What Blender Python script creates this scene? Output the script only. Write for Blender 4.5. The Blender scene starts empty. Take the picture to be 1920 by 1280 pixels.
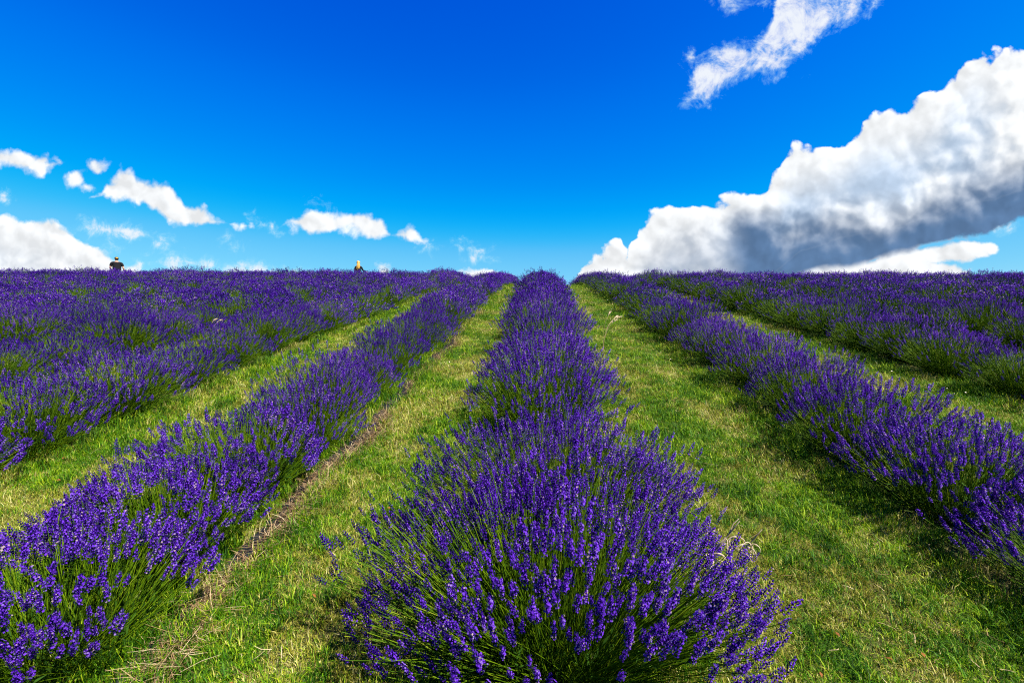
import bpy, math, random
import numpy as np
from mathutils import Vector, Matrix, Euler, noise as mnoise

random.seed(11)
RNG = np.random.default_rng(11)
scene = bpy.context.scene
COL = scene.collection

# ------------------------------------------------------------------ camera
F_PX = 850.0                      # focal length in pixels of a 1920 px wide frame
CAM_Z = 1.48
PITCH = math.radians(-2.0)
YAW = math.radians(3.45)          # turned a little to the left of the rows
SLOPE = math.tan(math.radians(9.96))
cam_data = bpy.data.cameras.new("camera")
cam_data.sensor_width = 36.0
cam_data.lens = F_PX / 1920 * 36.0
cam_data.clip_start = 0.05
cam_data.clip_end = 20000
cam = bpy.data.objects.new("camera", cam_data)
cam.location = (0, 0, CAM_Z)
cam.rotation_euler = (math.radians(90) + PITCH, 0, YAW)
COL.objects.link(cam)
scene.camera = cam
CAM_R = cam.rotation_euler.to_matrix()


def pix_dir(px, py):
    """world direction of a photograph pixel"""
    return CAM_R @ Vector(((px - 960) / F_PX, (640 - py) / F_PX, -1.0))


def uv(px, py):
    d = pix_dir(px, py)
    return d.x / d.y, d.z / d.y


# ------------------------------------------------------------------ sun, exposure
SUN_EL = math.radians(54)
SUN_AZ = math.radians(122)          # clockwise from +Y: from the right, a touch behind
sun_data = bpy.data.lights.new("sun", 'SUN')
sun_data.energy = 5.0
sun_data.angle = math.radians(0.53)
sun_data.color = (1.0, 0.95, 0.86)
sun = bpy.data.objects.new("sun", sun_data)
sd = Vector((math.sin(SUN_AZ) * math.cos(SUN_EL), math.cos(SUN_AZ) * math.cos(SUN_EL), math.sin(SUN_EL)))
sun.rotation_euler = sd.to_track_quat('Z', 'Y').to_euler()
COL.objects.link(sun)
scene.view_settings.view_transform = 'Standard'
scene.view_settings.look = 'None'
scene.view_settings.gamma = 1.0
scene.view_settings.use_curve_mapping = False
EXPOSURE = 1.75
scene.view_settings.exposure = EXPOSURE
scene.cycles.use_denoising = False
scene.cycles.pixel_filter_type = 'BLACKMAN_HARRIS'
scene.cycles.filter_width = 1.15
scene.cycles.max_bounces = 6
scene.cycles.diffuse_bounces = 3
scene.cycles.transmission_bounces = 3
scene.cycles.transparent_max_bounces = 4
scene.render.film_transparent = False


# ------------------------------------------------------------------ node helper
class NT:
    def __init__(self, tree):
        self.t = tree

    def n(self, kind, **kw):
        nd = self.t.nodes.new(kind)
        for k, v in kw.items():
            setattr(nd, k, v)
        return nd

    def link(self, a, b):
        self.t.links.new(a, b)

    def put(self, sock, v):
        if hasattr(v, 'is_output') or isinstance(v, bpy.types.NodeSocket):
            self.link(v, sock)
        else:
            sock.default_value = v

    def m(self, op, a, b=0.0, c=None, clamp=False):
        nd = self.n('ShaderNodeMath', operation=op)
        nd.use_clamp = clamp
        self.put(nd.inputs[0], a)
        if op not in ('ABSOLUTE', 'SQRT', 'SINE', 'COSINE', 'FRACT', 'FLOOR'):
            self.put(nd.inputs[1], b)
        if c is not None:
            self.put(nd.inputs[2], c)
        return nd.outputs[0]

    def maprange(self, v, a, b, c=0.0, d=1.0, smooth=True):
        nd = self.n('ShaderNodeMapRange', interpolation_type='SMOOTHSTEP' if smooth else 'LINEAR')
        self.put(nd.inputs[0], v)
        for i, x in enumerate((a, b, c, d)):
            self.put(nd.inputs[i + 1], x)
        return nd.outputs[0]

    def mix(self, f, a, b, blend='MIX'):
        nd = self.n('ShaderNodeMix', data_type='RGBA', blend_type=blend)
        self.put(nd.inputs[0], f)
        self.put(nd.inputs[6], a)
        self.put(nd.inputs[7], b)
        return nd.outputs[2]

    def comb(self, x, y, z):
        nd = self.n('ShaderNodeCombineXYZ')
        self.put(nd.inputs[0], x); self.put(nd.inputs[1], y); self.put(nd.inputs[2], z)
        return nd.outputs[0]

    def noise(self, vec, scale, detail=4.0, rough=0.5, lac=2.0, dist=0.0):
        nd = self.n('ShaderNodeTexNoise')
        self.put(nd.inputs['Vector'], vec)
        nd.inputs['Scale'].default_value = scale
        nd.inputs['Detail'].default_value = detail
        nd.inputs['Roughness'].default_value = rough
        nd.inputs['Lacunarity'].default_value = lac
        nd.inputs['Distortion'].default_value = dist
        return nd.outputs['Fac']

    def voro(self, vec, scale, smooth=0.6, detail=0.0):
        nd = self.n('ShaderNodeTexVoronoi', feature='SMOOTH_F1')
        self.put(nd.inputs['Vector'], vec)
        nd.inputs['Scale'].default_value = scale
        nd.inputs['Smoothness'].default_value = smooth
        nd.inputs['Detail'].default_value = detail
        return nd.outputs['Distance']

    def curve(self, v, pts):
        nd = self.n('ShaderNodeFloatCurve')
        self.put(nd.inputs['Value'], v)
        c = nd.mapping.curves[0]
        nd.mapping.use_clip = False
        while len(c.points) > 2:
            c.points.remove(c.points[-1])
        c.points[0].location = pts[0]
        c.points[1].location = pts[-1]
        for p in pts[1:-1]:
            c.points.new(*p)
        for p in c.points:
            p.handle_type = 'VECTOR'
        nd.mapping.update()
        return nd.outputs[0]


# ------------------------------------------------------------------ world: sky with clouds
world = bpy.data.worlds.new("World")
scene.world = world
world.use_nodes = True
wt = world.node_tree
wt.nodes.clear()
W = NT(wt)
SKY_STRENGTH = 0.05
K = 1.0 / (SKY_STRENGTH * 2 ** EXPOSURE)     # one unit of K shows as white
sky = W.n('ShaderNodeTexSky', sky_type='NISHITA')
sky.sun_disc = False
sky.sun_elevation = SUN_EL
sky.sun_rotation = SUN_AZ
sky.altitude = 200
sky.air_density = 1.0
sky.dust_density = 0.3
sky.ozone_density = 2.5
hs = W.n('ShaderNodeHueSaturation')
hs.inputs['Saturation'].default_value = 1.42
hs.inputs['Value'].default_value = 1.25
hs.inputs['Hue'].default_value = 0.493
W.link(sky.outputs[0], hs.inputs['Color'])
sky_n = W.n('ShaderNodeVectorMath', operation='SCALE')
W.link(hs.outputs[0], sky_n.inputs[0])
sky_n.inputs['Scale'].default_value = 0.1072
sky_col = sky_n.outputs[0]

tc = W.n('ShaderNodeTexCoord')
sep = W.n('ShaderNodeSeparateXYZ')
W.link(tc.outputs['Generated'], sep.inputs[0])
dy = W.m('MAXIMUM', sep.outputs[1], 0.02)
front = W.maprange(sep.outputs[1], 0.03, 0.12)
U0 = W.m('DIVIDE', sep.outputs[0], dy)
V0 = W.m('DIVIDE', sep.outputs[2], dy)
P0 = W.comb(U0, V0, 0.0)
UMIN, UMAX = -2.2, 2.2


def un(u):
    return (u - UMIN) / (UMAX - UMIN)


def uvp(x, y):
    return W.comb(x, y, 0.37)


# coarse warp so that outlines never follow the control polygon
wa = W.m('SUBTRACT', W.noise(uvp(U0, V0), 9.0, 5.0, 0.55), 0.5)
wb = W.m('SUBTRACT', W.noise(W.comb(U0, V0, 3.1), 9.0, 5.0, 0.55), 0.5)
UW = W.m('ADD', U0, W.m('MULTIPLY', wa, 0.055))
VW = W.m('ADD', V0, W.m('MULTIPLY', wb, 0.045))
XN = W.m('MULTIPLY_ADD', UW, 1.0 / (UMAX - UMIN), -UMIN / (UMAX - UMIN))


def line(pts):
    """a float curve of v over u through photograph pixels"""
    q = sorted((un(uv(px, py)[0]), uv(px, py)[1]) for px, py in pts)
    lo, hi = q[0][1], q[-1][1]
    out = []
    if q[0][0] > 0.001:
        out.append((0.0, lo))
    out += q
    if q[-1][0] < 0.999:
        out.append((1.0, hi))
    return W.curve(XN, out)


def band(top, bot):
    """signed height of the point inside a cloud given by its upper and lower outline"""
    t, b = line(top), line(bot)
    s = W.m('MINIMUM', W.m('SUBTRACT', t, VW), W.m('SUBTRACT', VW, b))
    # closed at both ends
    x0 = un(uv(top[0][0], top[0][1])[0]); x1 = un(uv(top[-1][0], top[-1][1])[0])
    k = (UMAX - UMIN)
    ends = W.m('MINIMUM', W.m('MULTIPLY', W.m('SUBTRACT', XN, x0), k), W.m('MULTIPLY', W.m('SUBTRACT', x1, XN), k))
    return W.m('MINIMUM', s, ends), t, b


def blob(px, py, rx, ry):
    u, v = uv(px, py)
    a = W.m('DIVIDE', W.m('SUBTRACT', UW, u), rx / F_PX)
    b = W.m('DIVIDE', W.m('SUBTRACT', VW, v), ry / F_PX)
    l = W.m('SQRT', W.m('ADD', W.m('MULTIPLY', a, a), W.m('MULTIPLY', b, b)))
    return W.m('MULTIPLY', W.m('SUBTRACT', 1.0, l), ry / F_PX)


def vmax(items):
    r = items[0]
    for i in items[1:]:
        r = W.m('MAXIMUM', r, i)
    return r


# billows: rounded lumps at three sizes
def billow(du, dv):
    p = W.comb(W.m('ADD', U0, du), W.m('ADD', V0, dv), 0.0)
    p1 = W.comb(W.m('ADD', UW, du), W.m('ADD', VW, dv), 0.0)
    a = W.voro(p1, 13.0, 0.35)
    b = W.voro(p1, 31.0, 0.3)
    c = W.voro(p1, 70.0, 0.3)
    n = W.noise(p, 26.0, 8.0, 0.62)
    s = W.m('ADD', W.m('MULTIPLY', W.m('SUBTRACT', 0.42, a), 0.078), W.m('MULTIPLY', W.m('SUBTRACT', 0.4, b), 0.030))
    s = W.m('ADD', s, W.m('MULTIPLY', W.m('SUBTRACT', 0.4, c), 0.012))
    return W.m('ADD', s, W.m('MULTIPLY', W.m('SUBTRACT', n, 0.5), 0.020))


B0 = billow(0.0, 0.0)
B1 = billow(0.012, 0.016)
relief = W.m('SUBTRACT', B0, B1)

# --- the great cumulus on the right
topR = [(1052, 560), (1060, 522), (1082, 510), (1098, 482), (1124, 464), (1156, 460), (1170, 474), (1178, 484), (1184, 442), (1200, 428),
        (1230, 408), (1250, 392), (1290, 386), (1312, 392), (1340, 382), (1358, 376), (1372, 358), (1400, 354), (1424, 360),
        (1440, 338), (1466, 312), (1472, 292), (1492, 278), (1520, 270), (1562, 272), (1590, 252), (1612, 224), (1650, 212),
        (1700, 212), (1722, 192), (1745, 182), (1757, 162), (1790, 128), (1830, 112), (1852, 114), (1872, 102), (1896, 86),
        (1925, 76), (2100, 20), (2350, 0)]
botR = [(1052, 600), (1400, 600), (1500, 520), (1560, 503), (1640, 482), (1700, 468), (1800, 440), (1920, 406), (2100, 370), (2350, 350)]
sR, tR, bR = band(topR, botR)
topR2 = [(1470, 520), (1520, 503), (1590, 500), (1640, 484), (1700, 470), (1760, 458), (1830, 457), (1858, 464)]
botR2 = [(1470, 560), (1600, 540), (1690, 514), (1740, 500), (1790, 484), (1858, 470)]
sR2, _, _ = band(topR2, botR2)
topR3 = [(1640, 515), (1690, 500), (1750, 488), (1790, 498), (1810, 512)]
botR3 = [(1640, 560), (1810, 530)]
sR3, _, _ = band(topR3, botR3)
# --- left hand clouds
topL = [(-260, 380), (-60, 400), (0, 400), (40, 408), (85, 412), (120, 428), (160, 448), (178, 462), (190, 474), (220, 484), (262, 502)]
botL = [(-260, 600), (262, 600)]
sL, tL, bL = band(topL, botL)
topM = [(160, 372), (188, 350), (200, 328), (232, 320), (262, 330), (302, 334), (322, 345), (342, 368), (372, 386), (402, 402), (430, 412), (446, 420), (478, 424)]
botM = [(160, 374), (200, 376), (240, 388), (300, 410), (340, 424), (380, 428), (430, 426), (478, 428)]
sM, _, _ = band(topM, botM)
topN = [(-120, 290), (0, 283), (26, 282), (60, 292), (108, 302), (134, 318)]
botN = [(-120, 330), (0, 312), (40, 322), (88, 330), (134, 324)]
sN, _, _ = band(topN, botN)
topO = [(534, 412), (560, 398), (582, 392), (602, 402), (640, 392), (682, 390), (712, 408), (732, 436), (746, 428), (766, 424), (786, 426), (800, 446)]
botO = [(534, 424), (580, 438), (612, 438), (652, 442), (702, 450), (732, 442), (762, 456), (800, 452)]
sO, _, _ = band(topO, botO)
topQ = [(838, 512), (860, 504), (882, 500), (908, 497), (932, 506), (960, 530)]
botQ = [(838, 560), (960, 560)]
sQ, _, _ = band(topQ, botQ)
solid = [sN, blob(140, 336, 38, 22), blob(186, 318, 30, 12), blob(112, 312, 34, 13), blob(166, 350, 24, 14), blob(152, 326, 26, 12), blob(78, 306, 50, 14), sR, sR2, sL, sM, sO, sQ, sR3,
         blob(723, 506, 16, 13)]
S = vmax(solid)
tn0 = W.m('SUBTRACT', W.noise(W.comb(U0, V0, 7.7), 17.0, 9.0, 0.62, 2.1, 0.4), 0.5)
fine = W.m('MULTIPLY', W.m('SUBTRACT', W.noise(P0, 120.0, 5.0, 0.6), 0.5), 0.008)
base_near = W.maprange(W.m('SUBTRACT', VW, bR), 0.0, 0.09, 0.28, 1.0)
base_near = W.m('MAXIMUM', base_near, W.maprange(U0, 0.42, 0.34))
B0 = W.m('MULTIPLY_ADD', tn0, W.m('MAXIMUM', W.maprange(U0, 0.1, -0.2, 0.02, 0.045), W.maprange(V0, 0.19, 0.13, 0.0, 0.11)), B0)
Sa = W.m('ADD', W.m('ADD', S, W.m('MULTIPLY', W.m('MULTIPLY', B0, W.maprange(U0, -0.2, 0.1, 0.50, 0.82)), base_near)), W.m('ADD', fine, W.maprange(U0, -0.2, 0.1, 0.006, 0.011)))
aS = W.maprange(Sa, -0.002, W.maprange(U0, -0.2, 0.1, 0.015, 0.009))

# --- thin, torn clouds
topT = [(1278, 190), (1288, 150), (1302, 118), (1322, 104), (1352, 94), (1386, 80), (1420, 66), (1442, 50), (1452, -10), (1462, -60), (1600, -90), (1700, -60)]
botT = [(1278, 190), (1300, 200), (1332, 176), (1382, 160), (1422, 142), (1482, 126), (1506, 108), (1532, 82), (1552, 58), (1572, 24), (1610, 4), (1700, -30)]
sT, _, _ = band(topT, botT)
topV = [(130, 430), (150, 418), (182, 414), (246, 416), (270, 428), (288, 442)]
botV = [(130, 436), (180, 442), (220, 452), (262, 454), (288, 448)]
sV, _, _ = band(topV, botV)
topX = [(255, 496), (300, 480), (345, 476), (382, 488), (450, 494), (540, 498), (600, 508)]
botX = [(255, 505), (330, 512), (600, 530)]
sX, _, _ = band(topX, botX)
thin = [sT, sV, sX,
        blob(1600, 24, 36, 22), blob(1376, 4, 36, 16), blob(1290, 112, 9, 12), blob(1312, 200, 12, 12), blob(1470, 142, 16, 9),
        blob(6, 372, 12, 12), blob(595, 384, 16, 8),
        blob(465, 424, 7, 6), blob(490, 424, 13, 7), blob(513, 430, 6, 6), blob(437, 460, 22, 9), blob(825, 463, 15, 8),
        blob(873, 465, 11, 7), blob(900, 468, 17, 8), blob(885, 480, 20, 7), blob(195, 462, 22, 9), blob(304, 458, 12, 10),
        blob(1880, 418, 60, 8)]
T = vmax(thin)
tn = W.m('SUBTRACT', W.noise(W.comb(U0, V0, 7.7), 17.0, 11.0, 0.66, 2.1, 0.4), 0.5)
tn2 = W.m('SUBTRACT', W.noise(W.comb(U0, V0, 1.7), 60.0, 6.0, 0.6), 0.5)
Ta = W.m('ADD', W.m('MINIMUM', T, 0.026), W.m('ADD', W.m('MULTIPLY', tn, 0.15), W.m('MULTIPLY', tn2, 0.028)))
aT = W.m('MULTIPLY', W.maprange(Ta, -0.010, 0.044), 0.95)

# cloud colours: sun-bright tops, blue-grey undersides
soft = W.m('SUBTRACT', W.noise(W.comb(U0, V0, 5.0), 5.5, 4.0, 0.5), 0.5)
shl = line([(1150, 560), (1180, 500), (1230, 476), (1300, 466), (1350, 450), (1392, 404), (1420, 390), (1470, 408), (1560, 412), (1640, 412), (1700, 396),
            (1760, 372), (1830, 350), (1920, 318), (2100, 260)])
low = W.m('ADD', W.m('SUBTRACT', shl, VW), W.m('ADD', W.m('MULTIPLY', soft, 0.12), W.m('MULTIPLY', relief, -0.7)))
deep = W.maprange(low, -0.060, 0.055)
deep = W.m('MULTIPLY', deep, W.maprange(UW, uv(1345, 430)[0], uv(1410, 430)[0], 0.42, 1.0))
isR = W.maprange(W.m('SUBTRACT', sR, vmax([sR2, sR3])), -0.02, 0.02)
isR = W.m('MULTIPLY', isR, W.maprange(U0, 0.18, 0.26))
deep = W.m('MULTIPLY', deep, isR)
deep = W.m('MULTIPLY', deep, W.m('MAXIMUM', W.maprange(S, 0.010, 0.060), W.maprange(W.m('SUBTRACT', VW, bR), 0.09, 0.05)))
edge = W.maprange(S, 0.02, 0.15)                         # rims stay bright
mid = W.m('MULTIPLY', W.maprange(W.m('ADD', W.noise(W.comb(U0, V0, 9.0), 3.6, 4.0, 0.5), W.m('MULTIPLY', relief, -2.5)), 0.42, 0.62), edge)
mid = W.m('MULTIPLY', mid, W.m('MULTIPLY_ADD', isR, 0.35, 0.5))
white = (0.955 * K, 0.98 * K, 1.0 * K, 1)
grey = (0.45 * K, 0.61 * K, 0.83 * K, 1)
dark = (0.115 * K, 0.215 * K, 0.395 * K, 1)
c1 = W.mix(mid, white, grey)
c2 = W.mix(deep, c1, dark)
rel = W.maprange(relief, -0.02, 0.02, 0.84, 1.12, smooth=False)
c3n = W.n('ShaderNodeVectorMath', operation='SCALE')
W.link(c2, c3n.inputs[0]); W.link(rel, c3n.inputs['Scale'])
cT = W.mix(W.maprange(aT, 0.1, 0.75), (0.45 * K, 0.84 * K, 1.0 * K, 1), (0.91 * K, 0.95 * K, 0.99 * K, 1))
aT = W.m('MULTIPLY', aT, front)
aS = W.m('MULTIPLY', aS, front)
# milky air close to the horizon
hz = W.maprange(sep.outputs[2], 0.30, 0.08, 0.0, 1.0)
airy = W.m('MULTIPLY', hz, 0.35)
col = W.mix(airy, sky_col, (0.20, 0.59, 1.0, 1))
rc = W.n('ShaderNodeRGBCurve')
W.link(col, rc.inputs['Color'])
for ci, pts in enumerate([[(0, 0), (.09, .0), (.13, .015), (.2, .12), (.35, .25), (1, 1)],
                          [(0, 0), (.10, .055), (.162, .12), (.198, .175), (.246, .24), (.352, .375), (.515, .54), (.7, .7), (1, 1)],
                          [(0, 0), (.2, .5), (.42, .76), (.486, .85), (.552, .90), (.68, .95), (.83, .955), (1, 1)]]):
    cc = rc.mapping.curves[ci]
    cc.points[0].location = pts[0]; cc.points[1].location = pts[-1]
    for p in pts[1:-1]:
        cc.points.new(*p)
rc.mapping.update()
sky_k = W.n('ShaderNodeVectorMath', operation='SCALE')
W.link(rc.outputs[0], sky_k.inputs[0])
sky_k.inputs['Scale'].default_value = K
col = sky_k.outputs[0]
col = W.mix(aT, col, cT)
col = W.mix(aS, col, c3n.outputs[0])
bg = W.n('ShaderNodeBackground')
W.link(col, bg.inputs[0])
bg.inputs[1].default_value = SKY_STRENGTH
wo = W.n('ShaderNodeOutputWorld')
W.link(bg.outputs[0], wo.inputs[0])


# ------------------------------------------------------------------ materials
def new_mat(name):
    m = bpy.data.materials.new(name)
    m.use_nodes = True
    m.node_tree.nodes.clear()
    return m, NT(m.node_tree)


def ramp(N, fac, stops, interp='LINEAR'):
    r = N.n('ShaderNodeValToRGB')
    r.color_ramp.interpolation = interp
    while len(r.color_ramp.elements) < len(stops):
        r.color_ramp.elements.new(0.5)
    for e, (p, c) in zip(r.color_ramp.elements, stops):
        e.position = p
        e.color = (*(q * 0.76 for q in c), 1)
    N.put(r.inputs[0], fac)
    return r.outputs[0]


def leafy(name, color_fn, rough=0.55, spec=0.25, trans=0.3, tcol=None):
    m, N = new_mat(name)
    c = color_fn(N)
    p = N.n('ShaderNodeBsdfPrincipled')
    N.put(p.inputs['Base Color'], c)
    p.inputs['Roughness'].default_value = rough
    p.inputs['Specular IOR Level'].default_value = spec
    t = N.n('ShaderNodeBsdfTranslucent')
    if tcol:
        N.put(t.inputs[0], N.mix(1.0, c, (*tcol, 1), 'MULTIPLY'))
    else:
        N.put(t.inputs[0], c)
    mx = N.n('ShaderNodeMixShader')
    mx.inputs[0].default_value = trans
    N.link(p.outputs[0], mx.inputs[1]); N.link(t.outputs[0], mx.inputs[2])
    o = N.n('ShaderNodeOutputMaterial')
    N.link(mx.outputs[0], o.inputs[0])
    return m


def attr(N, name='tint'):
    a = N.n('ShaderNodeAttribute', attribute_name=name)
    return a.outputs['Fac']


def rnd(N):
    return N.n('ShaderNodeObjectInfo').outputs['Random']


def pos(N):
    return N.n('ShaderNodeNewGeometry').outputs['Position']


def flower_col(N):
    t = attr(N)
    v = N.m('ADD', t, N.m('MULTIPLY', N.m('SUBTRACT', rnd(N), 0.5), 0.22), clamp=True)
    return ramp(N, v, [(0.0, (0.005, 0.001, 0.055)), (0.34, (0.010, 0.001, 0.085)), (0.64, (0.042, 0.004, 0.235)),
                       (0.89, (0.125, 0.032, 0.48)), (0.96, (0.17, 0.10, 0.40)), (1.0, (0.28, 0.20, 0.22))])


def stem_col(N):
    t = attr(N)
    return ramp(N, t, [(0.0, (0.012, 0.040, 0.001)), (0.45, (0.062, 0.140, 0.001)), (0.8, (0.150, 0.240, 0.002)), (1.0, (0.24, 0.30, 0.015))])


def leaf_col(N):
    t = attr(N)
    return ramp(N, t, [(0.0, (0.010, 0.032, 0.003)), (0.5, (0.026, 0.075, 0.005)), (0.9, (0.06, 0.13, 0.01)), (1.0, (0.17, 0.17, 0.06))])


def patches(N):
    """0 green .. 1 dry, by place on the ground"""
    p = pos(N)
    a = N.noise(p, 1.5, 3.0, 0.6)
    b = N.noise(p, 7.0, 3.0, 0.65)
    s = N.m('ADD', N.m('MULTIPLY', a, 0.6), N.m('MULTIPLY', b, 0.4))
    return N.maprange(s, 0.455, 0.575)


def grass_col(N):
    t = N.m('ADD', attr(N), N.m('MULTIPLY', N.m('SUBTRACT', N.noise(pos(N), 3.1, 4.0, 0.65), 0.5), 1.5), clamp=True)
    pt = patches(N)
    green = ramp(N, t, [(0.0, (0.006, 0.036, 0.001)), (0.38, (0.045, 0.155, 0.001)), (0.72, (0.155, 0.300, 0.001)), (1.0, (0.34, 0.43, 0.012))])
    dry = ramp(N, t, [(0.0, (0.09, 0.085, 0.004)), (0.4, (0.26, 0.25, 0.018)), (0.8, (0.48, 0.43, 0.10)), (1.0, (0.62, 0.55, 0.24))])
    t2 = attr(N, 'dry')
    thr = N.m('MULTIPLY_ADD', pt, 0.66, 0.05)
    f = N.m('LESS_THAN', t2, thr)
    c = N.mix(f, green, dry)
    # far down the rows the mown turf is yellower
    return c


def thatch_col(N):
    p = pos(N)
    pt = patches(N)
    n = N.noise(p, 55.0, 5.0, 0.7)
    a = ramp(N, n, [(0.3, (0.012, 0.026, 0.004)), (0.55, (0.05, 0.09, 0.010)), (0.75, (0.10, 0.13, 0.018))])
    b = ramp(N, n, [(0.3, (0.045, 0.035, 0.016)), (0.55, (0.15, 0.12, 0.045)), (0.75, (0.30, 0.24, 0.11))])
    return N.mix(N.m('MULTIPLY', pt, 0.75), a, b)


M_FLOWER = leafy('lavender_flower', flower_col, 0.8, 0.05, 0.12)
M_STEM = leafy('lavender_stem', stem_col, 0.6, 0.12, 0.18)
M_LEAF = leafy('lavender_leaf', leaf_col, 0.7, 0.08, 0.18)
M_GRASS = leafy('grass_blade', grass_col, 0.6, 0.15, 0.28)


def ground_mat():
    m, N = new_mat('thatch_and_soil')
    c = thatch_col(N)
    p = N.n('ShaderNodeBsdfPrincipled')
    N.link(c, p.inputs['Base Color'])
    p.inputs['Roughness'].default_value = 0.95
    p.inputs['Specular IOR Level'].default_value = 0.1
    b = N.n('ShaderNodeBump')
    b.inputs['Strength'].default_value = 0.9
    b.inputs['Distance'].default_value = 0.02
    N.link(N.noise(pos(N), 70.0, 6.0, 0.7), b.inputs['Height'])
    N.link(b.outputs[0], p.inputs['Normal'])
    o = N.n('ShaderNodeOutputMaterial')
    N.link(p.outputs[0], o.inputs[0])
    return m


M_GROUND = ground_mat()
M_STRAW = leafy('dry_straw', lambda N: ramp(N, attr(N), [(0.0, (0.07, 0.035, 0.015)), (0.5, (0.30, 0.19, 0.09)), (1.0, (0.62, 0.50, 0.30))]), 0.6, 0.2, 0.15)
M_SEED = leafy('seed_head', lambda N: ramp(N, attr(N), [(0.0, (0.42, 0.28, 0.17)), (1.0, (0.72, 0.58, 0.42))]), 0.7, 0.1, 0.3)


def simple(name, c, rough=0.6, spec=0.3, bump=None):
    m, N = new_mat(name)
    p = N.n('ShaderNodeBsdfPrincipled')
    n = N.noise(pos(N), 30.0, 4.0, 0.6)
    N.link(ramp(N, n, [(0.3, tuple(x * 0.75 for x in c)), (0.7, tuple(min(1, x * 1.2) for x in c))]), p.inputs['Base Color'])
    p.inputs['Roughness'].default_value = rough
    p.inputs['Specular IOR Level'].default_value = spec
    if bump:
        b = N.n('ShaderNodeBump')
        b.inputs['Strength'].default_value = bump[1]
        b.inputs['Distance'].default_value = bump[2]
        N.link(N.noise(pos(N), bump[0], 4.0, 0.6), b.inputs['Height'])
        N.link(b.outputs[0], p.inputs['Normal'])
    o = N.n('ShaderNodeOutputMaterial')
    N.link(p.outputs[0], o.inputs[0])
    return m


M_PLASTIC = simple('black_mulch_film', (0.008, 0.010, 0.014), 0.7, 0.12, (28.0, 0.4, 0.01))
M_SKIN = simple('skin', (0.58, 0.30, 0.20))
M_BLACK = simple('black_cotton', (0.010, 0.010, 0.012), 0.9, 0.1)
M_DENIM = simple('blue_denim', (0.07, 0.10, 0.20), 0.9, 0.1)
M_CAP = simple('dark_cap', (0.03, 0.02, 0.015), 0.8, 0.1)
M_PATCH = simple('orange_panel', (0.55, 0.26, 0.03), 0.8, 0.1)
M_BLOND = simple('blond_hair', (0.55, 0.30, 0.06), 0.5, 0.4)
M_SHOE = simple('shoe', (0.05, 0.04, 0.04))


# ------------------------------------------------------------------ mesh helper
def make_mesh(name, verts, faces, mats, attrs=None, smooth=False, mat_idx=None):
    """faces: (m,3) or (m,4) int array"""
    me = bpy.data.meshes.new(name)
    verts = np.ascontiguousarray(verts, dtype=np.float32)
    faces = np.ascontiguousarray(faces, dtype=np.int32)
    k = faces.shape[1]
    me.vertices.add(len(verts))
    me.vertices.foreach_set('co', verts.ravel())
    me.loops.add(faces.size)
    me.loops.foreach_set('vertex_index', faces.ravel())
    me.polygons.add(len(faces))
    me.polygons.foreach_set('loop_start', np.arange(0, faces.size, k, dtype=np.int32))
    me.polygons.foreach_set('loop_total', np.full(len(faces), k, dtype=np.int32))
    if smooth:
        me.polygons.foreach_set('use_smooth', np.ones(len(faces), dtype=bool))
    if mat_idx is not None:
        me.polygons.foreach_set('material_index', np.ascontiguousarray(mat_idx, dtype=np.int32))
    for m in mats:
        me.materials.append(m)
    for an, av in (attrs or {}).items():
        a = me.attributes.new(an, 'FLOAT', 'POINT')
        a.data.foreach_set('value', np.ascontiguousarray(av, dtype=np.float32))
    me.update(calc_edges=True)
    me.validate()
    return me


def add_obj(name, me, parent=None, loc=(0, 0, 0), rot=(0, 0, 0), scale=None, kind=None, link=True):
    o = bpy.data.objects.new(name, me)
    o.location = loc
    o.rotation_euler = rot
    if scale is not None:
        o.scale = scale if hasattr(scale, '__len__') else (scale,) * 3
    if parent is not None:
        o.parent = parent
    if kind:
        o['kind'] = kind
    if link:
        COL.objects.link(o)
    return o


def tag(o, label=None, cat=None, group=None, kind=None):
    if label: o['label'] = label
    if cat: o['category'] = cat
    if group: o['group'] = group
    if kind: o['kind'] = kind
    return o


def frames(d):
    """rotation matrices (n,3,3) whose z column is d, with a random spin"""
    d = d / np.linalg.norm(d, axis=1, keepdims=True)
    ref = np.where(np.abs(d[:, 2:3]) > 0.95, np.array([[1.0, 0, 0]]), np.array([[0, 0, 1.0]]))
    x = np.cross(ref, d); x /= np.linalg.norm(x, axis=1, keepdims=True)
    y = np.cross(d, x)
    return x, y, d


def place(tv, tf, ttint, P, D, scl, rng, spin=True, tint_shift=None, tint_w=0.0):
    """copies of a template mesh (tv verts, tf faces, ttint) at P along D"""
    n = len(P)
    x, y, z = frames(D)
    if spin:
        a = rng.uniform(0, 2 * np.pi, n)[:, None]
        x, y = x * np.cos(a) + y * np.sin(a), -x * np.sin(a) + y * np.cos(a)
    s = scl[:, None, None] if scl.ndim == 1 else scl[:, None, :]
    t = tv[None] * s
    V = P[:, None] + t[..., 0:1] * x[:, None] + t[..., 1:2] * y[:, None] + t[..., 2:3] * z[:, None]
    Fc = tf[None] + (np.arange(n) * len(tv))[:, None, None]
    tt = np.repeat(ttint[None], n, 0)
    if tint_w:
        tt = np.clip(tt + rng.normal(0, tint_w, n)[:, None], 0, 1)
    return V.reshape(-1, 3), Fc.reshape(-1, tf.shape[1]), tt.ravel()


# ------------------------------------------------------------------ terrain
S0, KC = 13.5, 0.0072


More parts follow.
